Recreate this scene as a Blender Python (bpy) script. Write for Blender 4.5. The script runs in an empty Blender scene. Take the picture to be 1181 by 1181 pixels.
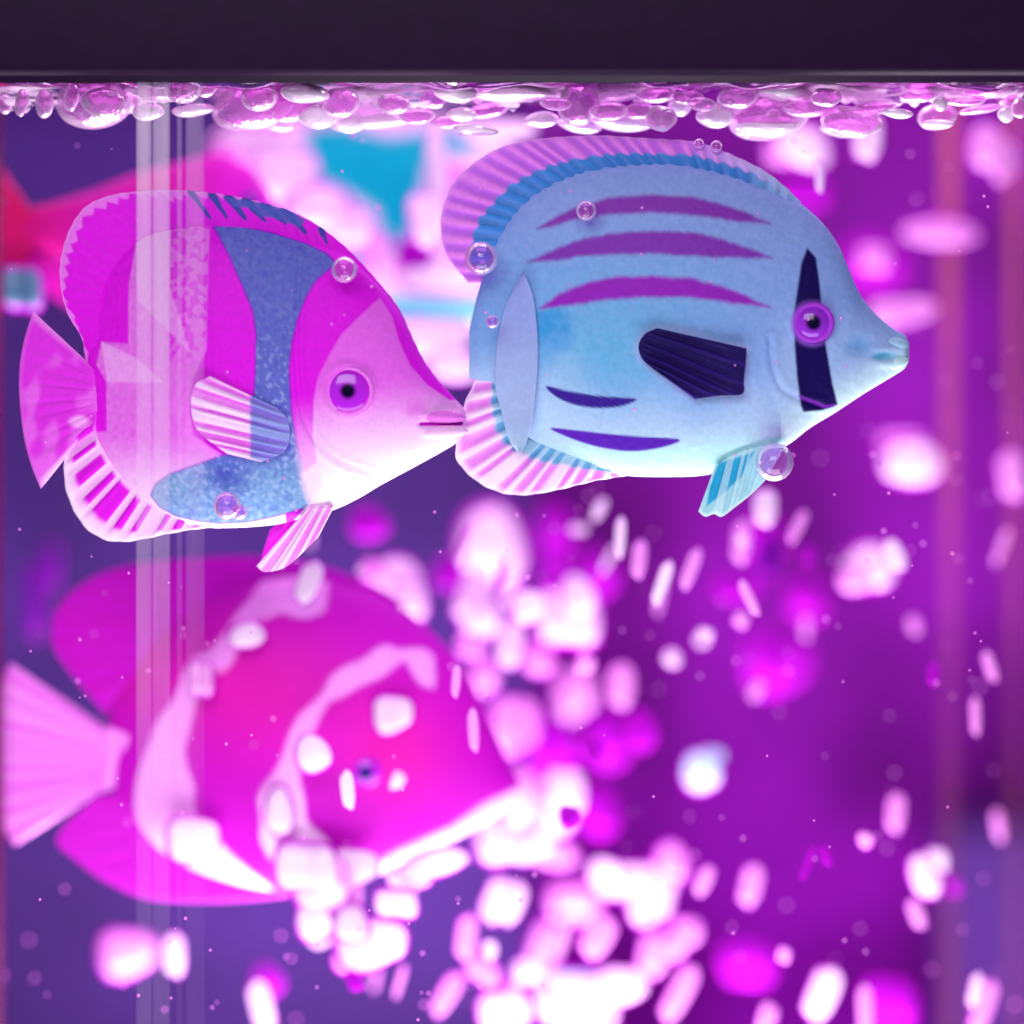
import bpy, math, random
import numpy as np
from mathutils import Vector, Matrix, noise as mnoise
random.seed(4); RS = np.random.RandomState(7)
SC = bpy.context.scene; COL = SC.collection
U = 0.0001          # one unit of the layout is a tenth of a millimetre
D = 5000.0          # camera to focus plane, same unit
HX, HZ = 590.5, 250.0

def P(px, py, d=0.0):
    k = (D+d)/D
    return Vector(((px-HX)*k*U, d*U, (HZ-py)*k*U))
def K(d): return (D+d)/D

def lin(c):
    c = np.asarray(c, float)/255.0
    return np.where(c <= 0.04045, c/12.92, ((c+0.055)/1.055)**2.4)

# ------------------------------------------------------------ materials
def new_mat(name):
    m = bpy.data.materials.new(name); m.use_nodes = True
    nt = m.node_tree; nt.nodes.clear()
    out = nt.nodes.new('ShaderNodeOutputMaterial')
    return m, nt, out
def principled(name, col, rough=0.4, spec=0.4, coat=0.0, bump=0.0, bscale=2500, metallic=0.0, attr=False, speckle=0.0, sss=0.0):
    m, nt, out = new_mat(name); N = nt.nodes.new; L = nt.links.new
    b = N('ShaderNodeBsdfPrincipled'); L(b.outputs[0], out.inputs[0])
    b.inputs['Roughness'].default_value = rough; b.inputs['Specular IOR Level'].default_value = spec
    b.inputs['Coat Weight'].default_value = coat; b.inputs['Metallic'].default_value = metallic
    tc = N('ShaderNodeTexCoord')
    if attr:
        a = N('ShaderNodeAttribute'); a.attribute_name = 'paint'; csock = a.outputs['Color']
    else:
        r = N('ShaderNodeRGB'); r.outputs[0].default_value = (*lin(col), 1); csock = r.outputs[0]
    nz = N('ShaderNodeTexNoise'); nz.inputs['Scale'].default_value = bscale; nz.inputs['Detail'].default_value = 3
    L(tc.outputs['Object'], nz.inputs['Vector'])
    if speckle > 0:
        mr = N('ShaderNodeMapRange'); mr.inputs[1].default_value = .35; mr.inputs[2].default_value = .68
        mr.inputs[3].default_value = 1-speckle; mr.inputs[4].default_value = 1+speckle
        L(nz.outputs[0], mr.inputs[0])
        mx = N('ShaderNodeVectorMath'); mx.operation = 'SCALE'
        L(csock, mx.inputs[0]); L(mr.outputs[0], mx.inputs['Scale']); csock = mx.outputs[0]
    L(csock, b.inputs['Base Color'])
    if sss > 0:
        b.inputs['Subsurface Weight'].default_value = sss
        b.inputs['Subsurface Scale'].default_value = 0.0006
    if bump > 0:
        v = N('ShaderNodeTexVoronoi'); v.inputs['Scale'].default_value = bscale*0.75
        L(tc.outputs['Object'], v.inputs['Vector'])
        bp = N('ShaderNodeBump'); bp.inputs['Strength'].default_value = bump; bp.inputs['Distance'].default_value = 0.00025
        L(v.outputs[0], bp.inputs['Height']); L(bp.outputs[0], b.inputs['Normal'])
    return m

M_FISH = principled('painted_soft_plastic', None, .5, .08, bump=.12, bscale=1700, attr=True, speckle=.05)
M_FIN = principled('painted_fin_plastic', None, .55, .08, attr=True, bscale=1500, speckle=.05)
M_EYE = principled('glossy_eye', None, .15, .4, coat=.0, attr=True)
M_LID = principled('dark_plum_plastic', (30, 4, 40), .5, .15, bump=.05, bscale=500, speckle=.12)

def froth(name, c1, tr=.38, rough=.25, gl=.05, op=1.0):
    m, nt, out = new_mat(name); N = nt.nodes.new; L = nt.links.new
    d = N('ShaderNodeBsdfDiffuse'); d.inputs[0].default_value = (*lin(c1), 1)
    t = N('ShaderNodeBsdfTranslucent'); t.inputs[0].default_value = (*lin(c1), 1)
    g = N('ShaderNodeBsdfGlossy'); g.inputs[0].default_value = (1, .93, 1, 1); g.inputs['Roughness'].default_value = rough
    a = N('ShaderNodeMixShader'); a.inputs[0].default_value = tr; L(d.outputs[0], a.inputs[1]); L(t.outputs[0], a.inputs[2])
    b = N('ShaderNodeMixShader'); b.inputs[0].default_value = gl; L(a.outputs[0], b.inputs[1]); L(g.outputs[0], b.inputs[2])
    # the thin rim paints a magenta blur halo and lets the tank show through
    lw = N('ShaderNodeLayerWeight'); lw.inputs[0].default_value = .5
    mr = N('ShaderNodeMapRange'); mr.inputs[1].default_value = .28; mr.inputs[2].default_value = .5
    L(lw.outputs['Facing'], mr.inputs[0])
    dm = N('ShaderNodeBsdfDiffuse'); dm.inputs[0].default_value = (*lin((214, 26, 222)), 1)
    rm = N('ShaderNodeMixShader'); L(mr.outputs[0], rm.inputs[0]); L(b.outputs[0], rm.inputs[1]); L(dm.outputs[0], rm.inputs[2])
    m2 = N('ShaderNodeMapRange'); m2.inputs[1].default_value = .45; m2.inputs[2].default_value = 1.0
    m2.inputs[3].default_value = 1-op; m2.inputs[4].default_value = .8
    L(lw.outputs['Facing'], m2.inputs[0])
    tp = N('ShaderNodeBsdfTransparent'); tp.inputs[0].default_value = (1, .8, 1, 1)
    c = N('ShaderNodeMixShader'); L(m2.outputs[0], c.inputs[0]); L(rm.outputs[0], c.inputs[1]); L(tp.outputs[0], c.inputs[2])
    L(c.outputs[0], out.inputs[0]); return m
M_B = {'w': froth('bubble_white', (255, 244, 253)), 'p': froth('bubble_pink', (248, 178, 242)),
       'm': froth('bubble_magenta', (176, 20, 192), gl=.0, op=.95), 'c': froth('bubble_pale_cyan', (205, 246, 255)),
       't': froth('bubble_teal', (96, 150, 176)), 'd': froth('bubble_dim', (112, 20, 160), gl=.0, op=.9)}

def bubble_glass(name, tint, core=.22, bump=0.0, dcol=(255, 170, 245), rim=.3, gt=(1, .9, 1, 1)):
    m, nt, out = new_mat(name); N = nt.nodes.new; L = nt.links.new
    g0 = N('ShaderNodeBsdfGlossy'); g0.inputs[0].default_value = gt; g0.inputs['Roughness'].default_value = .06
    gd = N('ShaderNodeBsdfDiffuse'); gd.inputs[0].default_value = (1, .82, 1, 1)  # whitish rim colour paints the bright ring light gives a bubble
    g = N('ShaderNodeMixShader'); g.inputs[0].default_value = rim; L(g0.outputs[0], g.inputs[1]); L(gd.outputs[0], g.inputs[2])
    tp = N('ShaderNodeBsdfTransparent'); tp.inputs[0].default_value = (*lin(tint), 1)
    df = N('ShaderNodeBsdfDiffuse'); df.inputs[0].default_value = (*lin(dcol), 1)
    lw = N('ShaderNodeLayerWeight'); lw.inputs[0].default_value = .5
    cr = N('ShaderNodeValToRGB'); e = cr.color_ramp.elements
    e[0].position = .0; e[0].color = (.05, .05, .05, 1); e[1].position = .95; e[1].color = (.85,)*3+(1,)
    e2 = cr.color_ramp.elements.new(.27); e2.color = (.1,)*3+(1,)
    e3 = cr.color_ramp.elements.new(.37); e3.color = (.85,)*3+(1,)
    L(lw.outputs['Facing'], cr.inputs[0])
    a = N('ShaderNodeMixShader'); a.inputs[0].default_value = core; L(tp.outputs[0], a.inputs[1]); L(df.outputs[0], a.inputs[2])
    b = N('ShaderNodeMixShader'); L(cr.outputs[0], b.inputs[0]); L(a.outputs[0], b.inputs[1]); L(g.outputs[0], b.inputs[2])
    if bump > 0:
        tc = N('ShaderNodeTexCoord'); nz = N('ShaderNodeTexNoise'); nz.inputs['Scale'].default_value = 2.2
        nz.inputs['Detail'].default_value = 2
        L(tc.outputs['Object'], nz.inputs['Vector'])
        bp = N('ShaderNodeBump'); bp.inputs['Strength'].default_value = bump; bp.inputs['Distance'].default_value = .6
        L(nz.outputs[0], bp.inputs['Height'])
        for s in (g0, gd, df): L(bp.outputs[0], s.inputs['Normal'])
        L(bp.outputs[0], lw.inputs['Normal'])
    L(b.outputs[0], out.inputs[0]); return m
M_GL = bubble_glass('clear_bubble', (250, 200, 250), .06, rim=.3)
M_FOAM = bubble_glass('surface_foam_bubble', (250, 190, 248), .22, bump=.12, dcol=(255, 200, 250), rim=.42, gt=(1, .7, 1, 1))
M_FOAMW = bubble_glass('surface_white_bubble', (250, 225, 250), .68, bump=.1, dcol=(255, 248, 255), rim=.5, gt=(1, .8, 1, 1))

# ------------------------------------------------------------ mesh helpers
def link(name, me, mat=None, parent=None, kind=None):
    o = bpy.data.objects.new(name, me); COL.objects.link(o)
    if mat: me.materials.append(mat)
    if parent: o.parent = parent
    if kind: o['kind'] = kind
    return o
def grid_mesh(name, V, nu, nv, wrap_v=False, cols=None):
    """V: (nu*nv,3) array; quads over a nu x nv grid"""
    i = np.arange(nu-1)[:, None]; jn = nv if wrap_v else nv-1
    j = np.arange(jn)[None, :]; j2 = (j+1) % nv
    a = (i*nv+j); b = (i*nv+j2); c = ((i+1)*nv+j2); d = ((i+1)*nv+j)
    F = np.stack([np.broadcast_to(q, (nu-1, jn)) for q in (a, b, c, d)], -1).reshape(-1, 4)
    me = bpy.data.meshes.new(name)
    me.vertices.add(len(V)); me.vertices.foreach_set('co', np.ascontiguousarray(V, dtype=np.float32).ravel())
    me.loops.add(F.size); me.loops.foreach_set('vertex_index', F.ravel().astype(np.int32))
    me.polygons.add(len(F)); me.polygons.foreach_set('loop_start', np.arange(0, F.size, 4, dtype=np.int32))
    me.polygons.foreach_set('loop_total', np.full(len(F), 4, dtype=np.int32))
    me.update(calc_edges=True); me.validate()
    me.polygons.foreach_set('use_smooth', np.ones(len(me.polygons), dtype=bool))
    if cols is not None:
        at = me.attributes.new('paint', 'FLOAT_COLOR', 'POINT')
        c4 = np.ones((len(V), 4), dtype=np.float32); c4[:, :3] = np.clip(cols, 0, 1)
        at.data.foreach_set('color', c4.ravel())
    return me

def spline(pts, n, closed=False):
    """Catmull-Rom through pts, resampled evenly to n points"""
    p = np.array(pts, float)
    if closed: q = np.vstack([p[-1], p, p[0], p[1]])
    else: q = np.vstack([2*p[0]-p[1], p, 2*p[-1]-p[-2]])
    res = []; t = np.linspace(0, 1, 14, endpoint=False)[:, None]
    for i in range(1, len(q)-2):
        p0, p1, p2, p3 = q[i-1], q[i], q[i+1], q[i+2]
        res.append(.5*((2*p1)+(-p0+p2)*t+(2*p0-5*p1+4*p2-p3)*t*t+(-p0+3*p1-3*p2+p3)*t**3))
    res = np.vstack(res+[q[-2][None]])
    s = np.r_[0, np.cumsum(np.hypot(*np.diff(res, axis=0).T))]
    u = np.linspace(0, s[-1], n)
    return np.stack([np.interp(u, s, res[:, 0]), np.interp(u, s, res[:, 1])], 1)
def sdf(poly, X, Y):
    """signed distance, negative inside"""
    A = np.array(poly, float); B = np.roll(A, -1, 0)
    best = np.full(X.shape, 1e9); ins = np.zeros(X.shape, bool)
    for (ax, ay), (bx, by) in zip(A, B):
        dx, dy = bx-ax, by-ay; L2 = dx*dx+dy*dy
        if L2 == 0: continue
        t = np.clip(((X-ax)*dx+(Y-ay)*dy)/L2, 0, 1)
        best = np.minimum(best, (X-ax-t*dx)**2+(Y-ay-t*dy)**2)
        if dy != 0:
            c = ((ay > Y) != (by > Y)) & (X < (Y-ay)*dx/dy+ax); ins ^= c
    s = np.sqrt(best); return np.where(ins, -s, s)
def sstep(a, b, x):
    t = np.clip((x-a)/(b-a), 0, 1); return t*t*(3-2*t)
class Paint:
    def __init__(s, X, Y, col, front=None):
        s.X, s.Y = X, Y; s.c = np.tile(lin(col), (len(X), 1)).astype(float)
    def mix(s, m, col): s.c = s.c*(1-m[:, None])+lin(col)[None]*m[:, None]
    def poly(s, pts, col, soft=1.2, smooth=True, amt=1.0, wob=0.0, fs=.12):
        pl = spline(pts, max(40, len(pts)*5), True) if smooth else pts
        d = sdf(pl, s.X, s.Y)
        if wob: d = d+wob*fbm(s.X, s.Y, fs)
        s.mix(amt*(1-sstep(-soft, soft, d)), col)
    def ell(s, cx, cy, rx, ry, col, soft=1.0, amt=1.0):
        d = (np.hypot((s.X-cx)/rx, (s.Y-cy)/ry)-1)*min(rx, ry)
        s.mix(amt*(1-sstep(-soft, soft, d)), col)
    def grad(s, y0, y1, col, amt=1.0):
        s.mix(amt*sstep(y0, y1, s.Y), col)
def fbm(X, Y, f):
    """cheap smooth noise from sines, about -1..1"""
    r = np.zeros_like(X)
    rs = np.random.RandomState(3)
    for k in range(7):
        a = rs.uniform(0, 6.28); ff = f*rs.uniform(.6, 2.2); ph = rs.uniform(0, 6.28)
        r += np.sin((X*np.cos(a)+Y*np.sin(a))*ff+ph)
    return r/3.2
def hashnoise(X, Y, cell):
    """value noise on a grid of cells"""
    t = RS.rand(64, 64); x = (X*.81+Y*.59)/cell; y = (Y*.81-X*.59)/cell
    xi = np.floor(x).astype(int); yi = np.floor(y).astype(int); fx = x-xi; fy = y-yi
    fx = fx*fx*(3-2*fx); fy = fy*fy*(3-2*fy); g = lambda a, b: t[a % 64, b % 64]
    return (g(xi, yi)*(1-fx)+g(xi+1, yi)*fx)*(1-fy)+(g(xi, yi+1)*(1-fx)+g(xi+1, yi+1)*fx)*fy

class Fish:
    def __init__(s, name, cx, cy, d, label, cat='toy fish', group=None):
        s.cx, s.cy, s.d = cx, cy, d
        e = bpy.data.objects.new(name, None); COL.objects.link(e); e.location = P(cx, cy, d)
        e.empty_display_size = .002
        e['label'] = label; e['category'] = cat
        if group: e['group'] = group
        s.root = e
    def loc(s, X, Y, Z):
        k = K(s.d)*U
        return np.stack([(X-s.cx)*k, Z*U, (s.cy-Y)*k], 1)
    def body(s, top, bot, wid, paint, nx=420, nf=220, nb=40, power=1.0, relief=None, name='body', mat=None, mid=None):
        t = np.array(top, float); b = np.array(bot, float)
        x0, x1 = t[0, 0], t[-1, 0]
        u = np.linspace(0, 1, nx); u = .5-.5*np.cos(np.pi*(u*.94+.03)); u = (u-u[0])/(u[-1]-u[0])
        x = x0+(x1-x0)*u
        ts = spline(t, 700); bs = spline(b, 700)
        o = np.argsort(ts[:, 0]); T = np.interp(x, ts[o, 0], ts[o, 1])
        o = np.argsort(bs[:, 0]); B = np.interp(x, bs[o, 0], bs[o, 1])
        w = np.array(wid, float); ws = spline(w, 300); W = np.interp(x, ws[:, 0], np.maximum(ws[:, 1], 0))
        th = np.r_[np.linspace(0, np.pi, nf), np.linspace(np.pi, 2*np.pi, nb+2)[1:-1]]
        C = np.cos(th)[None]; S = np.sin(th)[None]
        M = ((T+B)/2)[:, None]; H = ((B-T)/2)[:, None]
        Y = M-H*C; Z = -W[:, None]*np.sign(S)*np.abs(S)**power
        X = np.broadcast_to(x[:, None], Y.shape)
        Xf, Yf, Zf = X.ravel(), Y.ravel().copy(), Z.ravel().copy()
        if relief is not None:
            Zf = Zf-relief(Xf, Yf)*np.sign(-Zf+1e-6)*np.clip(np.abs(Zf)/8, 0, 1)
        pc = paint(Xf, Yf)
        me = grid_mesh(name, s.loc(Xf, Yf, Zf), nx, len(th), True, pc)
        # end caps
        return link(name, me, mat or M_FISH, s.root)
    def fin(s, inner, outer, color, rays=20, amp=2.0, t0=7, t1=1.6, z0=0.0, z1=0.0, nu=360, nv=44, name='fin', serr=0.0, mat=None, parent=None):
        I = spline(inner, nu); O = spline(outer, nu)
        u = np.linspace(0, 1, nu)
        if serr:
            dirv = O-I; L = np.hypot(*dirv.T)[:, None]+1e-6
            O = O+dirv/L*(serr*(np.abs((u*rays) % 1-.5)*2-.5))[:, None]
        v = np.linspace(0, 1, nv)
        uw = u+.35/max(rays, 4)*(np.sin(u*31+1)*.5+np.sin(u*57+2)*.35)*np.sin(np.pi*u)
        def sheet(sign):
            X = I[:, None, 0]*(1-v)+O[:, None, 0]*v; Y = I[:, None, 1]*(1-v)+O[:, None, 1]*v
            th = t0*(1-v)+t1*v
            edge = np.sqrt(np.clip(1-((v-.0)/1.0)**10, 0, 1))
            ue = np.clip(np.minimum(u, 1-u)*25, 0, 1)[:, None]**.5
            ridge = amp*(np.cos(2*np.pi*rays*uw)[:, None])*np.sin(np.pi*np.clip(v*1.0, 0, 1)**.8)[None]
            Z = (z0*(1-v)+z1*v)[None]-sign*((th*edge)[None]+np.maximum(ridge, -th*.6))*ue
            return X, Y, Z
        Xa, Ya, Za = sheet(1); Xb, Yb, Zb = sheet(-1)
        X = np.concatenate([Xa, Xb[:, ::-1]], 1); Y = np.concatenate([Ya, Yb[:, ::-1]], 1); Z = np.concatenate([Za, Zb[:, ::-1]], 1)
        uu = np.broadcast_to(uw[:, None], X.shape).ravel(); vv = np.broadcast_to(np.r_[v, v[::-1]][None], X.shape).ravel()
        pc = color(uu, vv, X.ravel(), Y.ravel())
        me = grid_mesh(name, s.loc(X.ravel(), Y.ravel(), Z.ravel()), nu, 2*nv, True, pc)
        o = link(name, me, mat or M_FIN, parent or s.root)
        return o
    def eye(s, x, y, z, R, iris, pupil, pr, ring, flat=.55, parent=None, halo=None):
        """dome: radius R, bulging towards the viewer from depth z"""
        nr, na = 60, 72
        r = np.linspace(0, 1, nr)[:, None]; a = np.linspace(0, 2*np.pi, na, endpoint=False)[None]
        X = x+R*r*np.cos(a); Y = y+R*.96*r*np.sin(a)
        h = np.sqrt(np.clip(1-r**2, 0, 1))*R*flat+0*a
        Z = z-h
        X, Y, Z = X.ravel(), Y.ravel(), Z.ravel()
        rr = np.hypot(X-x, Y-y)
        c = np.tile(lin(iris), (len(X), 1))
        def mx(m, col):
            nonlocal c; c = c*(1-m[:, None])+lin(col)[None]*m[:, None]
        mx(sstep(R*.72, R*.95, rr), ring)
        mx(1-sstep(pr*.55, pr*1.25, rr), pupil)
        me = grid_mesh('eye', s.loc(X, Y, Z), nr, na, True, c)
        return link('eye', me, M_EYE, parent or s.root)
    def torus(s, x, y, z, R, r, col, name='eye_socket', parent=None, sy=.96):
        nu, nv = 80, 14
        a = np.linspace(0, 2*np.pi, nu)[:, None]; b = np.linspace(0, 2*np.pi, nv, endpoint=False)[None]
        X = x+(R+r*np.cos(b))*np.cos(a); Y = y+(R+r*np.cos(b))*np.sin(a)*sy; Z = z-r*.8*np.sin(b)+0*a
        X, Y, Z = X.ravel(), Y.ravel(), Z.ravel()
        c = np.tile(lin(col), (len(X), 1))
        return link(name, grid_mesh(name, s.loc(X, Y, Z), nu, nv, True, c), M_FIN, parent or s.root)

MAG = (224, 22, 224)
# ============================================================ FISH 1 : banded magenta fish
F1 = Fish('toy_fish', 300, 430, 0, 'magenta toy fish with one blue band and a pale pink face', 'toy fish', 'plastic toy fish in the tank')
PALE = (236, 140, 236)
def f1paint(X, Y):
    p = Paint(X, Y, MAG)
    # pale scaled rear flank
    n = hashnoise(X, Y, 5.0); n2 = hashnoise(X+300, Y, 11)
    rear = [(243, 258), (200, 261), (160, 268), (150, 330), (150, 396), (118, 394), (112, 420), (124, 440), (124, 497), (100, 500), (118, 527),
            (140, 560), (163, 577), (183, 600), (250, 615), (300, 600), (262, 525), (226, 500), (222, 470), (226, 436), (241, 402)]
    d = sdf(rear, X, Y)
    m = (1-sstep(-1.5, 1.5, d))
    p.mix(m*(.62+.3*n), (234, 128, 232))
    right = sstep(196, 200, X)*(1-sstep(400, 430, Y))          # scaly magenta flecks
    p.mix(m*right*sstep(.45, .6, n)*.85, MAG)
    wedge = [(157, 268), (198, 262), (198, 330), (222, 405), (160, 345)]
    p.mix((1-sstep(-1.5, 1.5, sdf(wedge, X, Y)))*.45, (246, 190, 246))
    wedge2 = [(118, 394), (160, 412), (192, 440), (125, 440)]
    p.mix((1-sstep(-1.5, 1.5, sdf(wedge2, X, Y)))*.5, (246, 190, 246))
    p.mix(m*sstep(495, 580, Y)*.75, (253, 226, 250))
    belly = sstep(560, 604, Y+.0*X)*(X < 330)
    p.mix(belly, (254, 240, 253))  # pale belly paint, with whitening by light from below worked in
    # blue band and its foot patch
    band = [(248, 261), (267, 294), (282, 327), (295, 357), (299, 383), (298, 430), (295, 480), (291, 519), (259, 524), (229, 535), (198, 546),
            (182, 557), (176, 570), (185, 583), (203, 593), (223, 598), (254, 602), (288, 600), (316, 594), (352, 584), (368, 573), (359, 562),
            (352, 542), (344, 512), (338, 476), (335, 425), (338, 395), (344, 368), (354, 342), (364, 324), (387, 303), (377, 293), (352, 281),
            (313, 269), (275, 261)]
    d = sdf(band, X, Y); m = 1-sstep(-1.2, 1.2, d)
    p.mix(1-sstep(0, 3.2, d), (120, 30, 190))
    p.mix(m, (98, 106, 194))
    p.mix(m*sstep(500, 560, Y), (120, 162, 206))
    p.mix(m*np.exp(-((X-262)/22)**2-((Y-545)/26)**2)*.8, (78, 104, 196))
    n3 = hashnoise(X+90, Y+40, 3.6)
    p.mix(m*sstep(.62, .82, n3)*.5*(.12+.88*sstep(330, 480, Y)), (176, 196, 236))
    p.mix(m*sstep(.3, .1, n3)*.0+m*(1-sstep(.15, .35, n3))*.35, (70, 60, 190))
    # face
    face = [(439, 343), (415, 365), (395, 385), (380, 411), (369, 434), (364, 459), (363, 500), (367, 530), (350, 545), (362, 575), (340, 600), (420, 620),
            (560, 540), (560, 463), (519, 461), (494, 444), (474, 421), (461, 393), (453, 365)]
    d = sdf(face, X, Y); m = 1-sstep(-1.3, 1.3, d)
    p.mix(m, (230, 100, 229))
    p.mix(m*sstep(430, 545, Y+.10*(X-430)), (252, 226, 250))
    p.mix(m*sstep(520, 570, Y+.25*(X-400)), (254, 246, 254))
    # strip between band and face goes pale low down
    strip = [(340, 440), (364, 440), (372, 560), (362, 590), (350, 560), (342, 500)]
    p.mix((1-sstep(-6, 6, sdf(strip, X, Y)))*sstep(450, 560, Y)*.8, (250, 210, 248))
    # gill line and mouth
    gill = spline([(366, 500), (378, 518), (398, 532), (425, 541)], 30)
    dg = np.min(np.hypot(X[:, None]-gill[None, :, 0], Y[:, None]-gill[None, :, 1]), 1) if len(X) < 1 else linedist(gill, X, Y)
    p.mix(np.exp(-(dg/1.8)**2)*.35, (226, 110, 226))
    dl = linedist(np.array([(486, 488), (532, 488)]), X, Y)
    p.mix(1-sstep(1.4, 3.0, dl), (200, 20, 196))
    p.ell(480, 470, 12, 10, (222, 90, 222), 8, .6)
    # eye surround
    return p.c
def linedist(pl, X, Y):
    best = np.full(X.shape, 1e9)
    for (ax, ay), (bx, by) in zip(pl[:-1], pl[1:]):
        dx, dy = bx-ax, by-ay; t = np.clip(((X-ax)*dx+(Y-ay)*dy)/(dx*dx+dy*dy+1e-9), 0, 1)
        best = np.minimum(best, (X-ax-t*dx)**2+(Y-ay-t*dy)**2)
    return np.sqrt(best)
def f1relief(X, Y):
    r = np.zeros_like(X)
    gill = spline([(347, 300), (344, 400), (350, 470), (362, 500), (378, 520), (400, 535), (428, 544)], 30)
    dg = linedist(gill, X, Y); r -= 1.5*np.exp(-(dg/3)**2); r += 1.0*np.exp(-((dg-6)/4)**2)
    dl = linedist(np.array([(484, 488), (540, 488)]), X, Y); r -= 3.2*np.exp(-(dl/2.2)**2)
    for yy in (478, 497):
        dl = linedist(np.array([(490, yy), (533, yy)]), X, Y); r += 3.0*np.exp(-(dl/5)**2)
    de = np.hypot(X-403, Y-449); r += 1.6*np.exp(-((de-30)/4)**2)
    r += .5*(hashnoise(X, Y, 4.2)-.5)*(X < 340)
    return r
top1 = [(100, 425), (106, 385), (116, 335), (134, 295), (162, 270), (200, 261), (245, 258), (313, 264), (352, 274), (392, 290), (413, 305), (438, 330), (461, 360),
        (479, 397), (494, 424), (510, 443), (526, 461), (534, 470), (538, 480), (539, 487)]
bot1 = [(100, 425), (102, 455), (106, 490), (122, 527), (142, 555), (163, 575), (183, 590), (216, 604), (250, 609), (311, 606), (352, 597), (385, 588), (413, 575), (440, 559),
        (479, 538), (515, 518), (530, 508), (537, 498), (539, 487)]
F1.body(top1, bot1, [(100, 3), (125, 14), (180, 34), (250, 46), (340, 50), (420, 42), (480, 27), (520, 15), (534, 9), (539, 0)], f1paint, relief=f1relief)
def raycol(base, stripe, n, w=.5, v0=0.0, v1=1.0, soft=.15):
    def f(u, v, X, Y):
        c = np.tile(lin(base), (len(u), 1)); s = .5+.5*np.cos(2*np.pi*n*u)
        m = sstep(w-soft, w+soft, s)*sstep(v0, v0+.08, v)*(1-sstep(v1-.08, v1, v))
        return c*(1-m[:, None])+lin(stripe)[None]*m[:, None]
    return f
def f1dorsal(u, v, X, Y):
    p = Paint(X, Y, MAG)
    s = (u*46) % 1
    rim = sstep(.84, .92, v+.13*(np.abs(s-.5)*2-.5)+.07*fbm(X, Y, .11))*(u < .60)
    p.mix(rim*.8, (240, 130, 238))
    p.mix(sstep(.955, .985, v)*.7, (245, 150, 240))
    for a, b, w in (((219, 220), (243, 252), 4.0), ((244, 224), (262, 251), 5.0), ((264, 228), (283, 252), 6), ((284, 232), (306, 255), 6), ((305, 237), (330, 258), 6),
                    ((328, 242), (352, 268), 6), ((370, 264), (377, 280), 4.5)):
        d = linedist(np.array([a, b], float), X, Y)
        tt = np.clip((Y-a[1])/(b[1]-a[1]), 0, 1); ww = w*(1.15-.8*tt)+.8*fbm(X, Y, .3)
        p.mix(1-sstep(ww*.5, ww+.8, d), (66, 66, 166))
    pl = [(262, 228), (300, 234), (334, 243), (352, 254), (346, 262), (320, 252), (300, 249), (290, 240), (270, 238)]
    p.mix((1-sstep(-1, 1.5, sdf(pl, X, Y)))*.9, (74, 92, 185))
    return p.c
F1.fin([(122, 426), (116, 395), (114, 370), (120, 335), (138, 300), (165, 280), (205, 270), (250, 268), (313, 275), (352, 286), (392, 305), (438, 345), (470, 395), (512, 455)],
       [(99, 420), (94, 390), (80, 366), (72, 342), (69, 312), (72, 289), (81, 263), (94, 243), (109, 232), (132, 224), (157, 221), (198, 219), (240, 222), (275, 227), (301, 233), (334, 243),
        (364, 258), (392, 279), (413, 299), (438, 327), (461, 357), (479, 396), (494, 423), (526, 463)], f1dorsal, rays=46, amp=.35, t0=9, t1=2, name='dorsal_fin', serr=.7, nu=700)
def f1anal(u, v, X, Y):
    p = Paint(X, Y, (250, 196, 246))
    s = .5+.5*np.cos(2*np.pi*11*u)
    m = sstep(.42, .62, s)*sstep(.02, .12, v)*(1-sstep(.68, .82, v))*(1-sstep(.86, .95, u))
    p.mix(m, MAG); p.mix((1-sstep(.06, .2, u))*.9, MAG)
    p.mix(sstep(.8, .95, v), (253, 222, 250))
    return p.c
F1.fin([(112, 470), (112, 500), (125, 527), (146, 553), (167, 573), (190, 588), (220, 600), (250, 606)],
       [(80, 486), (75, 520), (74, 552), (79, 575), (89, 596), (102, 612), (122, 623), (145, 625), (170, 621), (193, 616), (229, 610), (255, 609)], f1anal, rays=11, amp=2.6, t0=7, t1=2.2, name='anal_fin', serr=1.0)
def f1tail(u, v, X, Y):
    p = Paint(X, Y, (222, 50, 222))
    n = fbm(X, Y, .12)
    p.mix(sstep(-.2, .9, n+(Y-470)/90)*.6, (238, 120, 236))
    p.mix(sstep(.0, .07, 1-u)*0+(1-sstep(.0, .06, u))*.8, (246, 150, 240))
    p.mix(sstep(.93, .99, u)*.9, (255, 190, 250)); p.mix(sstep(.93, .98, v)*.5, (240, 110, 236))
    p.mix((1-sstep(4, 10, np.hypot((X-92)/1.6, Y-486)))*.7, (250, 185, 246))
    return p.c
F1.fin([(108, 424), (112, 440), (113, 460), (112, 475), (106, 490)], [(38, 359), (27, 395), (22, 430), (23, 468), (28, 507), (36, 537), (47, 564)], f1tail, rays=9, amp=.5, t0=8, t1=2.0, name='tail_fin')
def f1pec(u, v, X, Y):
    p = Paint(X, Y, (240, 140, 238))
    s = .5+.5*np.cos(2*np.pi*6.5*u); p.mix(sstep(.45, .7, s), (254, 216, 252)); p.mix(sstep(.05, .0, s)*0+(1-sstep(.1, .3, s))*.7, (226, 90, 226))
    blue = sstep(290, 294, X); p.mix(blue*.82, (88, 112, 204)); p.mix(blue*sstep(.6, .8, s)*.5, (150, 175, 232))
    p.mix((1-sstep(.0, .05, 1-u))*.8, (250, 225, 250))
    return p.c
F1.fin([(246, 432), (230, 440), (224, 458), (227, 484), (238, 500), (266, 521)], [(322, 468), (332, 478), (336, 490), (336, 503), (330, 518), (304, 530)], f1pec, rays=6.5, amp=2.4, t0=3.5, t1=1.0, z0=-49, z1=-51, name='pectoral_fin', nv=60)
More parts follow.
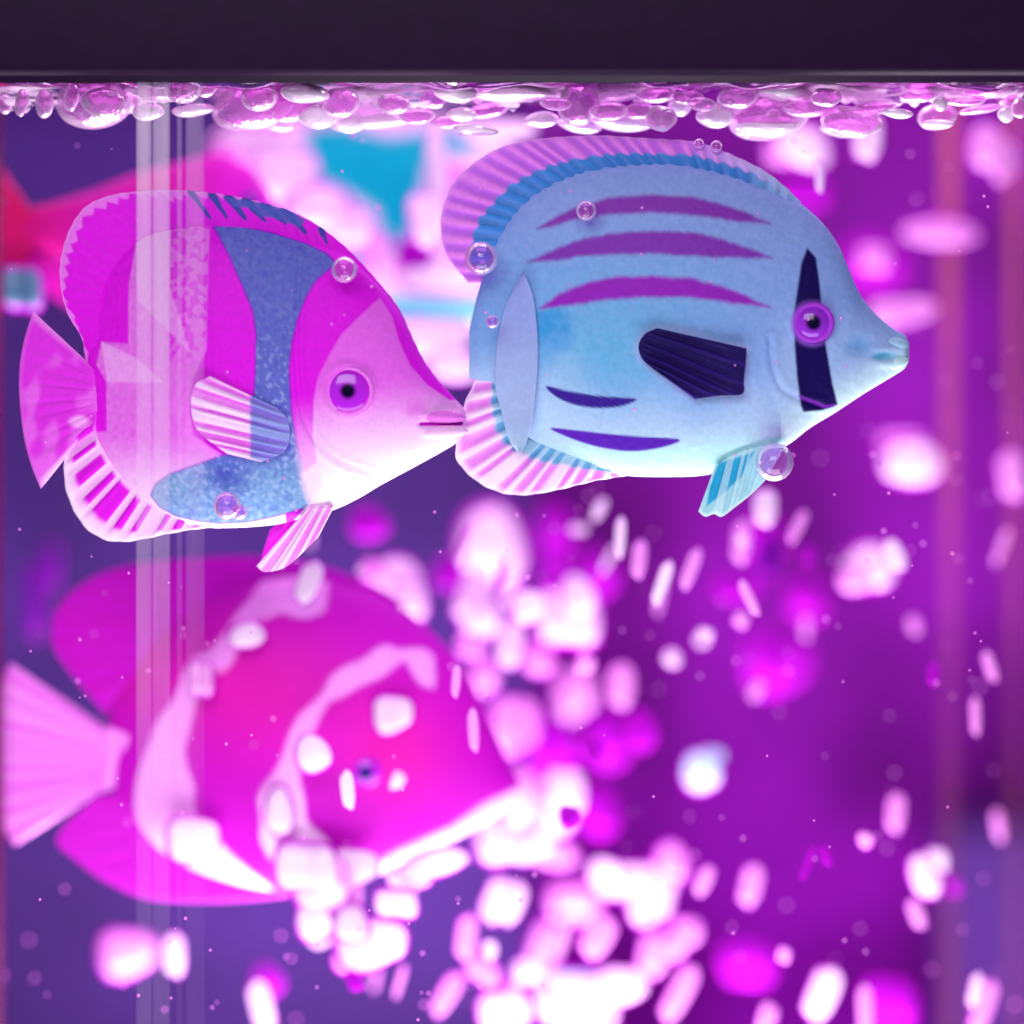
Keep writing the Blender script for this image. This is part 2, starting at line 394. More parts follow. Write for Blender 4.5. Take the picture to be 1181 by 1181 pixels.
def f1ventral(a, b):
    def f(u, v, X, Y):
        p = Paint(X, Y, a); s = .5+.5*np.cos(2*np.pi*3*u); p.mix(sstep(.4, .7, s)*.8, b); return p.c
    return f
F1.fin([(345, 583), (368, 580)], [(310, 612), (300, 650), (318, 646)], f1ventral((214, 30, 200), (200, 50, 205)), rays=3, amp=1.5, z0=14, z1=20, name='ventral_fin', nu=80)
F1.fin([(357, 583), (386, 583)], [(297, 651), (308, 658), (334, 650), (368, 618)], f1ventral((246, 150, 240), (255, 236, 253)), rays=3, amp=2.2, z0=-16, z1=-26, name='ventral_fin', nu=120)
F1.torus(403, 449, -43.5, 27, 3.0, (236, 120, 234))
F1.eye(403, 449, -42.5, 26, (182, 36, 220), (10, 4, 40), 9.5, (206, 32, 218), flat=.3)

def lip(F, x, y, rx, ry, rz, z, col, rot=0):
    nr, na = 26, 36
    th = np.linspace(0, np.pi, nr)[:, None]; a = np.linspace(0, 2*np.pi, na, endpoint=False)[None]
    lx = (np.cos(th)+0*a).ravel()*rx; ly = (np.sin(th)*np.cos(a)).ravel()*ry; lz = (np.sin(th)*np.sin(a)).ravel()*rz
    c, s_ = math.cos(rot), math.sin(rot)
    X = x+lx*c-ly*s_; Y = y+lx*s_+ly*c
    cc = np.tile(lin(col), (len(X), 1))
    return link('lip', grid_mesh('lip', F.loc(X, Y, z+lz), nr, na, True, cc), M_FIN, F.root)
lip(F1, 508, 480, 30, 7.5, 13, -15, (234, 122, 230), .04); lip(F1, 509, 498, 31, 8, 13, -15, (250, 204, 246), -.06)
# ============================================================ FISH 2 : blue striped fish
F2 = Fish('toy_fish', 790, 370, 0, 'pale blue toy fish with three purple stripes and a dark fin', 'toy fish', 'plastic toy fish in the tank')
S1 = [(619, 264), (642, 249), (665, 239), (698, 229), (741, 225), (795, 227), (833, 236), (864, 247), (886, 258), (846, 255), (808, 249), (754, 245), (703, 247), (665, 253), (632, 262)]
S2 = [(609, 302), (632, 290), (665, 277), (703, 269), (754, 266), (800, 268), (832, 276), (862, 286), (889, 297), (846, 297), (800, 295), (754, 292), (703, 293), (665, 296), (636, 301)]
S3 = [(623, 355), (645, 338), (678, 324), (716, 318), (754, 318), (795, 320), (833, 330), (864, 343), (886, 354), (846, 349), (795, 342), (741, 342), (690, 346), (652, 352)]
S4 = [(629, 444), (652, 449), (690, 455), (732, 458), (718, 466), (693, 469), (665, 466), (642, 457)]
S5 = [(634, 493), (665, 495), (703, 499), (741, 502), (783, 505), (764, 514), (729, 519), (693, 515), (662, 506)]
BAR = [(929, 286), (939, 297), (943, 328), (945, 355), (950, 398), (958, 441), (965, 466), (948, 472), (925, 474), (922, 467), (917, 434), (914, 398), (913, 360), (917, 335), (922, 303)]
def f2paint(X, Y):
    p = Paint(X, Y, (134, 160, 224))
    n = fbm(X, Y, .03); n2 = hashnoise(X, Y, 6)
    p.mix(.75*sstep(225, 330, Y)*(1-sstep(0, 180, X-740)*.6), (112, 164, 222))
    p.mix(.8*np.exp(-((X-690)/105)**2-((Y-400)/70)**2), (90, 176, 216))
    cy = [(619, 358), (645, 358), (662, 374), (652, 398), (634, 420), (619, 436)]
    p.mix((1-sstep(-7, 9, sdf(cy, X, Y)+4*fbm(X, Y, .16)))*.9, (44, 150, 214))
    p.mix(.85*sstep(410, 500, Y+14*n+.10*(790-X)), (176, 206, 234))
    p.mix(.9*sstep(492, 545, Y+.08*(X-700)), (186, 242, 234))  # countershading that puts part of the light from below into the paint
    p.mix(.55*sstep(880, 905, X)*sstep(330, 440, Y), (170, 200, 232))
    p.mix(.10*n2, (200, 205, 240))
    sp = .25*(hashnoise(X, Y, 3)-.5)
    for s, c in ((S1, (132, 54, 172)), (S2, (128, 52, 172)), (S3, (146, 36, 180))):
        d = sdf(s, X, Y)
        p.mix((1-sstep(-3.2, 3.4, d+.5*fbm(X, Y, .23)+1.2*(hashnoise(X, Y, 3.1)-.5))), c)
    p.mix(np.clip(sp, 0, 1)*0, (0, 0, 0))
    for s, c in ((S4, (56, 30, 140)), (S5, (86, 26, 172))):
        p.mix(1-sstep(-1.2, 1.2, sdf(spline(s, 80, True), X, Y)), c)
    # mouth
    p.ell(1019, 410.5, 15, 4.6, (44, 160, 206), 2.2)
    p.ell(988, 398, 14, 10, (96, 158, 214), 9, .7)
    p.mix(.7*sstep(425, 470, Y+.55*(X-960))*(X > 900), (204, 240, 238))
    d = sdf(BAR, X, Y); p.mix(1-sstep(-1.4, 1.8, d), (24, 10, 80))
    scr = linedist(spline([(918, 456), (935, 462), (950, 468), (960, 467)], 14), X, Y)
    p.mix((1-sstep(.8, 3.4, scr))*.75*(d < 1), (130, 40, 190))
    de = np.hypot(X-935, (Y-372)); p.mix((1-sstep(22, 30, de))*.75, (150, 90, 216))
    d = sdf(PEC2, X, Y); p.mix((1-sstep(0, 9, d))*.55, (172, 178, 236))
    return p.c
PEC2 = [(734, 397), (741, 384), (756, 377), (776, 378), (800, 384), (821, 394), (858, 400), (857, 416), (854, 452), (828, 454), (798, 458), (783, 447), (754, 425), (738, 413)]
def f2relief(X, Y):
    r = np.zeros_like(X)
    g = spline([(885, 390), (888, 420), (898, 445), (918, 458), (945, 467)], 30)
    dg = linedist(g, X, Y); r -= 1.2*np.exp(-(dg/3)**2); r += .8*np.exp(-((dg-7)/5)**2)
    d = np.hypot((X-1019)/2.6, Y-410.5); r -= 4*np.exp(-(d/4)**2)
    for yy in (401, 419): r += 3*np.exp(-(np.hypot((X-1024)/3.4, Y-yy)/6)**2)
    r -= 3.5*np.exp(-(np.hypot((X-990)/1.5, Y-398)/12)**2)
    de = np.hypot(X-935, Y-371); r += 1.6*np.exp(-((de-25)/4)**2)
    r += .35*(hashnoise(X, Y, 5)-.5)
    return r
top2 = [(541, 382), (548, 350), (555, 325), (563, 295), (576, 265), (594, 240), (614, 222), (642, 207), (678, 195), (723, 189), (770, 188), (808, 193), (846, 203), (877, 215), (907, 228), (922, 234),
        (935, 244), (953, 262), (968, 285), (981, 315), (993, 341), (1011, 363), (1030, 379), (1043, 386), (1048, 395), (1048.5, 405)]
bot2 = [(541, 436), (556, 440), (570, 446), (580, 470), (594, 495), (615, 512), (642, 522), (680, 536), (718, 548), (774, 550), (818, 547), (870, 532), (907, 514), (935, 493), (963, 476),
        (998, 453), (1033, 432), (1044, 424), (1048, 415), (1048.5, 406)]
F2.body(top2, bot2, [(541, 2), (560, 14), (600, 28), (680, 44), (780, 52), (880, 46), (950, 34), (1000, 21), (1030, 12), (1043, 8), (1048.5, 0)], f2paint, relief=f2relief)
def f2dorsal(u, v, X, Y):
    p = Paint(X, Y, (84, 140, 214))
    s = .5+.5*np.cos(2*np.pi*28*u)
    blue = [(540, 300), (546, 272), (553, 252), (569, 234), (586, 216), (607, 203), (632, 192), (665, 183), (703, 178), (736, 177), (770, 178), (800, 179), (821, 185), (846, 192), (872, 202), (897, 218), (930, 236), (930, 260), (790, 250), (640, 270), (575, 330)]
    d = sdf(blue, X, Y)
    p.mix(sstep(.45, .75, s)*.75, (48, 126, 204))
    out = sstep(-1.5, 2.5, d+3.2*(s-.5))
    p.mix(out, (206, 112, 230)); p.mix(out*sstep(.5, .85, s)*.8, (230, 134, 234)); p.mix(out*(1-sstep(.1, .4, s))*.55, (176, 92, 222))
    p.mix(out*sstep(780, 860, X)*.9, (196, 170, 236))
    p.mix(sstep(850, 905, X)*.85, (150, 186, 230))
    p.mix(sstep(.94, .99, v)*.5, (232, 160, 240))
    return p.c
F2.fin([(575, 325), (576, 300), (584, 272), (600, 250), (622, 232), (650, 219), (685, 208), (730, 202), (790, 203), (846, 216), (890, 232), (918, 243)],
       [(540, 326), (515, 295), (508, 264), (511, 239), (523, 211), (543, 191), (571, 173), (602, 163), (642, 158), (690, 156), (741, 159), (800, 163), (831, 173), (859, 185), (882, 197), (902, 212), (924, 233)],
       f2dorsal, rays=28, amp=1.8, t0=9, t1=2.2, name='dorsal_fin', serr=.8, nu=620)
def f2anal(u, v, X, Y):
    p = Paint(X, Y, (240, 160, 238))
    s = .5+.5*np.cos(2*np.pi*13*u)
    p.mix(sstep(.45, .8, s)*.85, (255, 226, 252)); p.mix((1-sstep(.08, .4, s))*.6, (222, 112, 226))
    ib = 1-sstep(.24, .34, v+.05*s); p.mix(ib, (160, 200, 226)); p.mix(ib*sstep(.4, .7, 1-s)*.85, (78, 150, 198))
    p.mix(sstep(.86, .97, v)*.7, (255, 232, 253))
    return p.c
F2.fin([(575, 436), (580, 462), (588, 482), (602, 500), (622, 511), (648, 520), (680, 533), (715, 545)],
       [(548, 438), (534, 470), (528, 500), (526, 528), (541, 548), (561, 562), (584, 570), (610, 571), (640, 566), (665, 560), (690, 554), (722, 549)], f2anal, rays=13, amp=2.6, t0=8, t1=2.4, name='anal_fin', serr=1.0, nu=420)
def f2tail(u, v, X, Y):
    p = Paint(X, Y, (146, 162, 222)); p.mix(.8*sstep(350, 470, Y), (168, 190, 228)); p.mix(.5*sstep(480, 515, Y), (170, 214, 230))
    return p.c
F2.fin([(602, 313), (590, 338), (580, 361), (573, 400), (571, 442), (578, 472), (586, 503), (597, 520)], [(604, 313), (614, 338), (618, 365), (620, 400), (618, 442), (612, 490), (605, 512), (598, 520)],
       f2tail, rays=2, amp=.6, t0=3, t1=2, z0=-26, z1=-38, name='tail_fin', nu=200)
def f2pec(u, v, X, Y):
    p = Paint(X, Y, (30, 16, 84)); s = .5+.5*np.cos(2*np.pi*5*u+.6)
    p.mix(sstep(.55, .95, s)*.55*sstep(.12, .3, v), (58, 30, 142))
    return p.c
F2.fin([(756, 377), (742, 384), (735, 397), (739, 412), (752, 424)], [(858, 400), (857, 416), (855, 436), (853, 452), (828, 454), (799, 458)], f2pec, rays=5, amp=2.6, t0=4, t1=1.5, z0=-55, z1=-58, name='pectoral_fin', nv=60)
def f2vent(u, v, X, Y):
    p = Paint(X, Y, (160, 216, 228))
    cyp = [(827, 532), (869, 519), (854, 548), (835, 566), (813, 583), (816, 560)]
    p.mix(1-sstep(-2.5, 1.5, sdf(cyp, X, Y)), (40, 164, 208))
    s = .5+.5*np.cos(2*np.pi*4*u); p.mix(sstep(.6, .9, s)*.4, (214, 244, 244)); p.mix(sstep(.92, .98, v)*.9, (226, 246, 250))
    return p.c
F2.fin([(824, 535), (850, 520), (880, 512), (905, 512)], [(804, 588), (812, 594), (822, 591), (831, 594), (845, 584), (864, 569), (880, 553)], f2vent, rays=4, amp=1.6, t0=6, t1=2.0, z0=-22, z1=-30, name='ventral_fin', nu=160)
F2.torus(935, 371, -40, 21, 3.2, (168, 60, 212))
F2.eye(935, 371, -37, 20.5, (150, 48, 206), (8, 6, 40), 9.5, (172, 48, 214), flat=.5)

lip(F2, 1028, 396, 20, 8.5, 9, -5, (160, 204, 228), .12); lip(F2, 1029, 419, 19, 8, 9, -5, (190, 232, 234), -.22)
# ============================================================ FISH 3 : clownfish, behind
F3 = Fish('toy_fish', 310, 850, 330, 'large blurred magenta clownfish with white bars, lowest of the fish', 'toy fish', 'plastic toy fish in the tank')
def f3paint(X, Y):
    p = Paint(X, Y, (196, 14, 192))
    core = np.exp(-((X-300)/120)**2-((Y-790)/80)**2)+np.exp(-((X-460)/60)**2-((Y-860)/60)**2)+np.exp(-((X-140)/50)**2-((Y-740)/60)**2)
    p.mix(np.clip(core, 0, 1)*.85, (222, 30, 166))
    b1 = [(305, 648), (376, 660), (373, 700), (325, 699), (284, 727), (244, 773), (224, 824), (218, 885), (229, 925), (254, 966), (300, 1010), (330, 1040), (140, 1040), (128, 1008), (190, 1004), (168, 966), (158, 925), (170, 864), (188, 824),
          (213, 773), (254, 727), (284, 686)]
    p.mix(1-sstep(-3, 3, sdf(b1, X, Y)+7*fbm(X, Y, .07)), (246, 160, 242)); p.mix((1-sstep(-3, 3, sdf(b1, X, Y)))*sstep(930, 1010, Y), (255, 236, 253))
    b2 = [(503, 752), (472, 737), (437, 747), (386, 778), (350, 818), (322, 864), (303, 915), (305, 956), (345, 1040), (420, 1040), (432, 1006), (386, 976), (356, 935), (348, 895), (356, 854), (386, 803), (432, 773), (467, 763), (503, 793)]
    m = 1-sstep(-3, 3, sdf(b2, X, Y)+7*fbm(X, Y, .07)); p.mix(m, (246, 156, 242)); p.mix(m*sstep(860, 960, Y), (255, 220, 252))
    jaw = [(386, 1040), (420, 1000), (460, 975), (520, 950), (560, 922), (600, 905), (610, 930), (500, 1000)]
    p.mix((1-sstep(-6, 4, sdf(jaw, X, Y)))*.9, (252, 190, 248))
    return p.c
F3.body([(120, 870), (128, 820), (150, 770), (185, 725), (240, 690), (300, 668), (356, 664), (432, 684), (483, 716), (518, 749), (544, 788), (564, 829), (584, 874), (601, 906)],
        [(120, 870), (130, 905), (150, 945), (185, 985), (254, 1015), (330, 1028), (396, 1020), (457, 1000), (508, 976), (569, 945), (592, 926), (601, 908)],
        [(120, 6), (200, 40), (320, 75), (420, 72), (520, 45), (580, 20), (601, 0)], f3paint, nx=260, nf=160)
F3.fin([(150, 790), (165, 770), (200, 735), (260, 700), (330, 680), (400, 685), (450, 700)], [(122, 826), (66, 755), (61, 725), (66, 702), (91, 676), (132, 656), (203, 645), (284, 641), (356, 648), (432, 676), (470, 700)],
       raycol((198, 14, 194), (196, 14, 186), 16), rays=16, amp=.5, t0=14, t1=4, name='dorsal_fin')
F3.fin([(150, 910), (160, 940), (185, 970), (230, 1005), (300, 1020), (340, 1024)], [(110, 920), (66, 966), (86, 991), (122, 1017), (173, 1037), (254, 1040), (330, 1034)], raycol((208, 26, 204), (206, 28, 204), 11), rays=11, amp=.5, t0=12, t1=4, name='anal_fin')
F3.fin([(121, 838), (126, 872), (114, 914)], [(12, 764), (-2, 800), (-4, 870), (-2, 940), (16, 976)], raycol((232, 110, 230), (240, 140, 236), 8), rays=8, amp=.4, t0=16, t1=5, name='tail_fin')
F3.fin([(122, 836), (142, 842), (157, 850)], [(110, 916), (140, 905), (158, 890)], raycol((236, 120, 232), (246, 150, 242), 3), rays=3, amp=1, t0=20, t1=8, name='tail_stem', nu=60)
F3.eye(424, 882, -66, 19, (190, 40, 214), (20, 10, 120), 9, (214, 40, 214))
F3.fin([(370, 985), (420, 985)], [(345, 1065), (372, 1086), (420, 1050)], raycol((255, 225, 252), (250, 180, 246), 4), rays=4, amp=2, z0=-40, z1=-60, t0=8, t1=3, name='ventral_fin', nu=100)

# ============================================================ FISH 4 : crimson fish, top left behind
F4 = Fish('toy_fish', 150, 270, 440, 'blurred crimson toy fish behind the banded fish, top left', 'toy fish', 'plastic toy fish in the tank')
def f4paint(X, Y):
    p = Paint(X, Y, (222, 28, 176)); p.mix((1-sstep(20, 120, X))*.8, (224, 26, 120)); p.mix(sstep(180, 280, X)*.8, (222, 34, 206)); return p.c
F4.body([(18, 262), (40, 240), (62, 234), (110, 219), (150, 203), (200, 189), (250, 178), (285, 192), (308, 218), (326, 250)], [(18, 264), (35, 285), (70, 300), (120, 330), (180, 350), (250, 345), (300, 310), (326, 262)],
        [(18, 10), (80, 30), (180, 55), (260, 45), (326, 4)], f4paint, nx=160, nf=100)
F4.fin([(40, 250), (46, 265), (40, 286)], [(-70, 90), (-78, 250), (-40, 420)], raycol((224, 28, 128), (224, 28, 100), 8), rays=8, t0=14, t1=4, name='tail_fin')
F4.fin([(70, 290), (130, 320), (200, 340)], [(20, 300), (70, 350), (150, 380)], raycol((222, 28, 170), (222, 28, 190), 8), rays=8, t0=12, t1=4, name='anal_fin')
F4.eye(290, 232, -30, 14, (190, 40, 214), (20, 10, 120), 7, (214, 40, 214))
# ============================================================ FISH 5 : white and cyan fish behind, centre
F5 = Fish('toy_fish', 430, 290, 720, 'blurred white toy fish with bright cyan markings, behind the two front fish', 'toy fish', 'plastic toy fish in the tank')
def f5paint(X, Y):
    p = Paint(X, Y, (252, 224, 248))
    p.mix(1-sstep(-9, 9, sdf([(352, 148), (390, 144), (450, 158), (505, 150), (492, 200), (480, 262), (470, 300), (446, 286), (434, 244), (400, 222), (362, 206)], X, Y)), (4, 196, 198))
    p.mix(1-sstep(-9, 9, sdf([(505, 150), (560, 150), (545, 176), (515, 178)], X, Y)), (4, 196, 198))
    p.mix(1-sstep(-9, 9, sdf([(448, 340), (600, 350), (600, 372), (448, 364)], X, Y)), (10, 192, 196))
    p.mix(1-sstep(-9, 9, sdf([(398, 296), (412, 284), (420, 300), (408, 315)], X, Y)), (40, 180, 204))
    p.mix((1-sstep(-14, 8, sdf([(450, 275), (480, 265), (490, 310), (455, 318)], X, Y)))*.7, (232, 100, 214))
    return p.c
F5.body([(246, 220), (262, 180), (300, 155), (370, 140), (450, 132), (530, 140), (590, 175), (640, 240), (665, 300)], [(246, 222), (270, 300), (320, 370), (400, 410), (480, 400), (560, 378), (630, 340), (665, 302)],
        [(246, 6), (330, 40), (450, 60), (560, 45), (665, 2)], f5paint, nx=220, nf=140)
F5.fin([(262, 205), (300, 165), (380, 145), (460, 140)], [(240, 160), (290, 130), (370, 118), (470, 122)], raycol((250, 214, 246), (240, 170, 240), 12), rays=12, t0=10, t1=4, name='dorsal_fin')
F5.eye(610, 270, -32, 14, (40, 180, 204), (20, 20, 80), 7, (40, 160, 204))

# ============================================================ BUBBLES
def ball(name, mat, seed, wob=.12, sq=0.0, nu=30, nv=36):
    th = np.linspace(0, np.pi, nu)[:, None]; ph = np.linspace(0, 2*np.pi, nv, endpoint=False)[None]
    st = np.sin(th)
    e = 1-sq
    f = lambda a: np.sign(a)*np.abs(a)**e
    X = (st*f(np.cos(ph))); Y = (st*f(np.sin(ph))); Z = f(np.cos(th))+0*ph
    V = np.stack([X.ravel(), Y.ravel(), Z.ravel()], 1)
    rs = np.random.RandomState(seed)
    k = rs.normal(size=(4, 3))*1.8; pz = rs.uniform(0, 6, 4)
    V *= (1+wob*np.sin(V@k.T+pz).mean(1))[:, None]
    me = grid_mesh(name, V, nu, nv, True); me.materials.append(mat)
    return me
BM = {(t, i): ball('bubble', M_B[t], 10+i, (.2, .3, .14, .42, .36)[i], (.2, .25, .5, .1, .3)[i]) for t in M_B for i in range(5)}
REG = {}
def bubble(me, px, py, rx, ry, rot, d, label_head, region, group, ryy=None, fat=1.03):
    o = bpy.data.objects.new('bubble', me); COL.objects.link(o); o.location = P(px, py, d)
    k = K(d)*U; o.scale = (rx*k*fat, (ryy or min(rx, ry))*k, ry*k*fat)
    o.rotation_euler = (0, math.radians(-rot), 0)
    o['category'] = 'bubble'; o['group'] = group
    REG.setdefault((region, group), []).append((px, o, label_head))
    return o
TN = {'w': 'white', 'p': 'pale pink', 'm': 'magenta', 'c': 'pale cyan white', 'd': 'dim purple pink', 't': 'greyish teal'}
def where(x, y):
    if y < 465 and x < 620: return 'between the two front fish'
    if x > 880 and y < 470: return 'right of the blue fish'
    if x > 940 and y < 760: return 'below right of the blue fish'
    if y > 640 and x < 250: return 'around the clownfish tail'
    if y < 760 and x < 520: return 'under the banded fish chin'
    if y < 930 and x < 560: return 'over the clownfish head'
    if y < 1120 and x < 490: return 'under the clownfish belly'
    if y < 800 and x < 690: return 'under the blue fish tail'
    if y < 760: return 'under the blue fish belly'
    if y < 1000 and x < 700: return 'beside the clownfish mouth'
    if x < 700: return 'bottom centre of the tank'
    if y < 1060: return 'lower right of the tank'
    return 'along the bottom right edge'
def size(r): return 'large' if r > 32 else 'medium' if r > 17 else 'small'
def sh(rx, ry): return 'tall' if ry > 1.6*rx else 'wide' if rx > 1.4*ry else 'round'
BL = [  # x, y, rx, ry, rot, depth, tone
 (457,664,30,22,0,620,'w'),(470,692,20,22,0,600,'w'),(430,657,14,12,0,500,'p'),(356,671,13,27,-20,250,'w'),(284,732,22,16,15,250,'w'),(231,783,14,21,0,250,'p'),
 (363,869,20,22,0,180,'w'),(455,823,21,21,0,265,'w'),(401,910,8,23,6,120,'w'),(526,785,5,19,-4,120,'p'),(546,841,6,25,4,140,'p'),
 (225,966,27,24,0,265,'w'),(322,935,18,28,0,250,'w'),(352,1000,36,30,0,250,'w'),(372,1025,30,30,0,250,'w'),(410,1000,26,22,0,250,'w'),(500,996,40,16,18,250,'w'),(470,1012,24,14,10,265,'w'),
 (364,1062,20,24,0,250,'w'),(432,1087,36,28,0,265,'w'),(405,1065,22,24,0,250,'w'),(455,1042,24,17,0,250,'w'),(408,1108,22,16,0,265,'p'),
 (150,1098,28,24,0,700,'p'),(201,1100,12,25,3,450,'w'),(302,1159,12,30,14,450,'w'),(310,1130,14,16,0,700,'m'),
 (574,1037,16,28,-24,450,'w'),(538,1080,11,26,-8,400,'p'),(556,1118,20,14,-30,450,'p'),(516,1146,10,28,-30,450,'p'),(585,1166,26,20,0,500,'w'),
 (566,628,40,46,0,850,'w'),(545,690,20,28,-20,600,'w'),(556,712,22,24,0,600,'w'),(584,966,28,24,0,600,'w'),(584,828,16,26,0,600,'p'),(596,905,22,20,0,600,'p'),(427,603,20,17,0,700,'m'),
 (596,690,16,14,0,500,'w'),(588,742,15,28,-6,500,'w'),(541,745,16,14,0,500,'p'),
 (715,619,6,24,-3,250,'w'),(737,644,8,22,-5,300,'p'),(764,672,7,27,-18,250,'w'),(797,655,7,25,-20,300,'p'),(855,624,10,25,-4,450,'p'),(882,585,13,22,0,400,'w'),
 (1004,652,28,26,0,650,'w'),(1031,640,11,20,28,350,'w'),(988,668,18,14,0,600,'p'),(855,677,24,12,0,700,'m'),(886,640,12,26,0,700,'d'),
 (652,712,36,34,0,600,'w'),(668,690,20,26,0,550,'w'),(612,698,18,18,0,400,'w'),(620,759,20,20,0,600,'p'),(716,790,14,26,0,600,'p'),(742,842,14,22,0,600,'m'),
 (596,835,26,30,0,700,'p'),(632,930,34,34,0,650,'w'),(650,912,22,26,0,600,'w'),(600,931,14,22,-10,500,'w'),(614,972,24,18,0,600,'c'),(640,985,26,14,0,700,'p'),
 (728,1016,44,20,0,650,'w'),(700,1005,18,14,0,600,'w'),(752,1040,22,22,0,650,'w'),(590,1040,14,26,-20,450,'w'),(690,1079,16,27,-28,450,'p'),(810,890,20,22,0,600,'c'),(822,872,12,9,0,600,'c'),
 (1066,1010,17,25,18,450,'w'),(1080,992,12,14,0,450,'w'),(1057,1053,8,18,22,400,'p'),(1033,937,9,22,-4,500,'p'),(1125,825,5,22,3,350,'p'),
 (655,1150,36,32,0,700,'c'),(680,1168,28,20,0,700,'w'),(718,1136,24,18,0,650,'w'),(784,1145,12,36,-28,450,'p'),(754,1099,16,26,-10,600,'p'),(776,1092,14,14,0,600,'p'),
 (949,1145,16,33,-22,450,'w'),(998,1165,8,30,3,400,'p'),(1024,1155,26,24,0,800,'m'),(1135,1160,10,32,-18,450,'p'),(886,1172,9,14,-20,400,'p'),
 (774,993,20,22,0,600,'p'),(866,1020,11,24,-12,500,'p'),(812,1015,8,18,-24,400,'p'),(792,1075,15,15,0,650,'p'),
 (926,168,34,24,-18,650,'w'),(900,176,18,14,0,700,'p'),(945,202,5,20,2,200,'w'),(1000,158,16,28,0,450,'w'),(1084,268,44,15,0,750,'p'),(1006,298,17,15,0,800,'p'),(1010,302,34,26,0,1000,'m'),
 (1044,359,34,15,4,700,'p'),(1051,532,36,26,6,750,'w'),(1040,515,26,18,0,800,'p'),(1141,170,20,24,0,650,'p'),(1160,185,14,22,0,650,'p'),(1167,547,14,28,10,700,'p'),(926,222,26,16,0,900,'m'),
 (300,170,44,22,0,560,'w'),(330,200,36,28,0,560,'w'),(368,240,40,28,0,560,'w'),(402,262,26,22,0,560,'w'),(504,190,12,44,4,480,'w'),(496,250,20,28,10,480,'w'),(525,225,22,36,0,560,'p'),(432,292,12,26,-20,480,'p'),
 (512,318,44,20,0,560,'w'),(500,388,42,22,0,560,'w'),(522,420,32,20,0,560,'w'),(477,295,18,18,0,560,'m'),(262,180,20,12,0,520,'p'),(575,150,40,12,0,560,'w'),
 (90,130,8,8,0,400,'d'),(24,332,24,26,0,420,'t'),(38,300,16,16,0,500,'d'),(40,690,10,44,0,900,'d'),(60,650,8,26,0,900,'d'),
 (640,640,12,30,0,900,'m'),(690,660,20,24,0,1000,'m'),(800,760,30,24,0,1100,'m'),(900,760,30,30,0,1200,'m'),(960,830,40,30,0,1200,'d'),(700,850,24,30,0,1100,'m'),
 (880,930,36,26,0,1200,'m'),(970,900,30,24,0,1200,'d'),(820,960,30,26,0,1100,'m'),(1000,1000,30,40,0,1300,'d'),(920,1080,34,24,0,1200,'d'),(860,1110,24,20,0,1100,'m'),(740,930,28,34,0,1100,'m'),
 (640,860,24,28,0,900,'m'),(665,800,20,26,0,900,'p'),(690,935,20,26,0,900,'m'),(660,1040,26,20,0,900,'p'),(630,1090,18,30,-20,700,'p'),(610,1120,14,12,0,600,'w'),(1020,760,30,18,0,1100,'d'),(970,560,30,16,0,1200,'m'),(880,620,26,20,0,1100,'m'),
 (640,610,18,24,0,900,'m'),(700,580,20,22,0,1000,'d'),(560,780,16,20,0,600,'p'),(520,660,14,16,0,700,'m'),(1120,905,22,26,0,1000,'d'),(930,690,22,22,0,1100,'m'),
]
BL = [b for k, b in enumerate(BL) if not (b[5] >= 1000 and k % 2) and not (b[6] == 'd' and b[5] > 850 and b[0] > 500)]
for k in range(58):      # small loose flecks between the big ones
    x = random.uniform(560, 1160); y = random.uniform(585, 1170)
    if random.random() < .25: x = random.uniform(330, 600); y = random.uniform(600, 1150)
    if x > 950 and random.random() < .4: continue
    st = random.random() < .45
    BL.append((x, y, random.uniform(3.5, 6) if st else random.uniform(5, 11), random.uniform(13, 24) if st else random.uniform(5, 12), random.choice((-1, -1, 1))*random.uniform(0, 32), random.uniform(200, 620), random.choice('wwppm')))
for i, (x, y, rx, ry, rot, d, t) in enumerate(BL):
    bubble(BM[(t, 2 if sh(rx, ry) == 'tall' else (0, 1, 3, 4)[i % 4])], x, y, rx, ry, rot, d, f'{size(max(rx, ry))} {sh(rx, ry)} {TN[t]} blurred bubble', where(x, y), 'blurred bubbles rising through the tank')

GLM = [ball('bubble', M_GL, 50+i, .02) for i in range(2)]
for x, y, r, lab in ((555, 298, 19, 'clear ringed bubble on the tail edge of the blue fish'), (676, 243, 11.5, 'clear ringed bubble on the top purple stripe'),
                     (397, 311, 15, 'clear bubble on the back of the banded fish'), (568, 371, 7.5, 'tiny clear bubble at the tail root of the blue fish'),
                     (262, 583, 16, 'clear bubble on the blue foot patch of the banded fish'), (893, 533, 22, 'clear bubble under the belly fin of the blue fish'),
                     (276, 590, 9, 'smaller clear bubble right of one on the blue patch'), (806, 166, 6, 'tiny bubble on the top fin of the blue fish'), (826, 169, 7, 'small bubble further right on the same top fin')):
    o = bpy.data.objects.new('bubble', GLM[0]); COL.objects.link(o)
    zz = -62 if 540 < x < 800 and y > 200 else -58
    if x > 880: zz = -36
    if y < 180: zz = -8
    o.location = P(x, y, zz); o.scale = (r*U, r*U, r*U)
    o['category'] = 'bubble'; o['label'] = lab; o['group'] = 'sharp clear bubbles near the front'
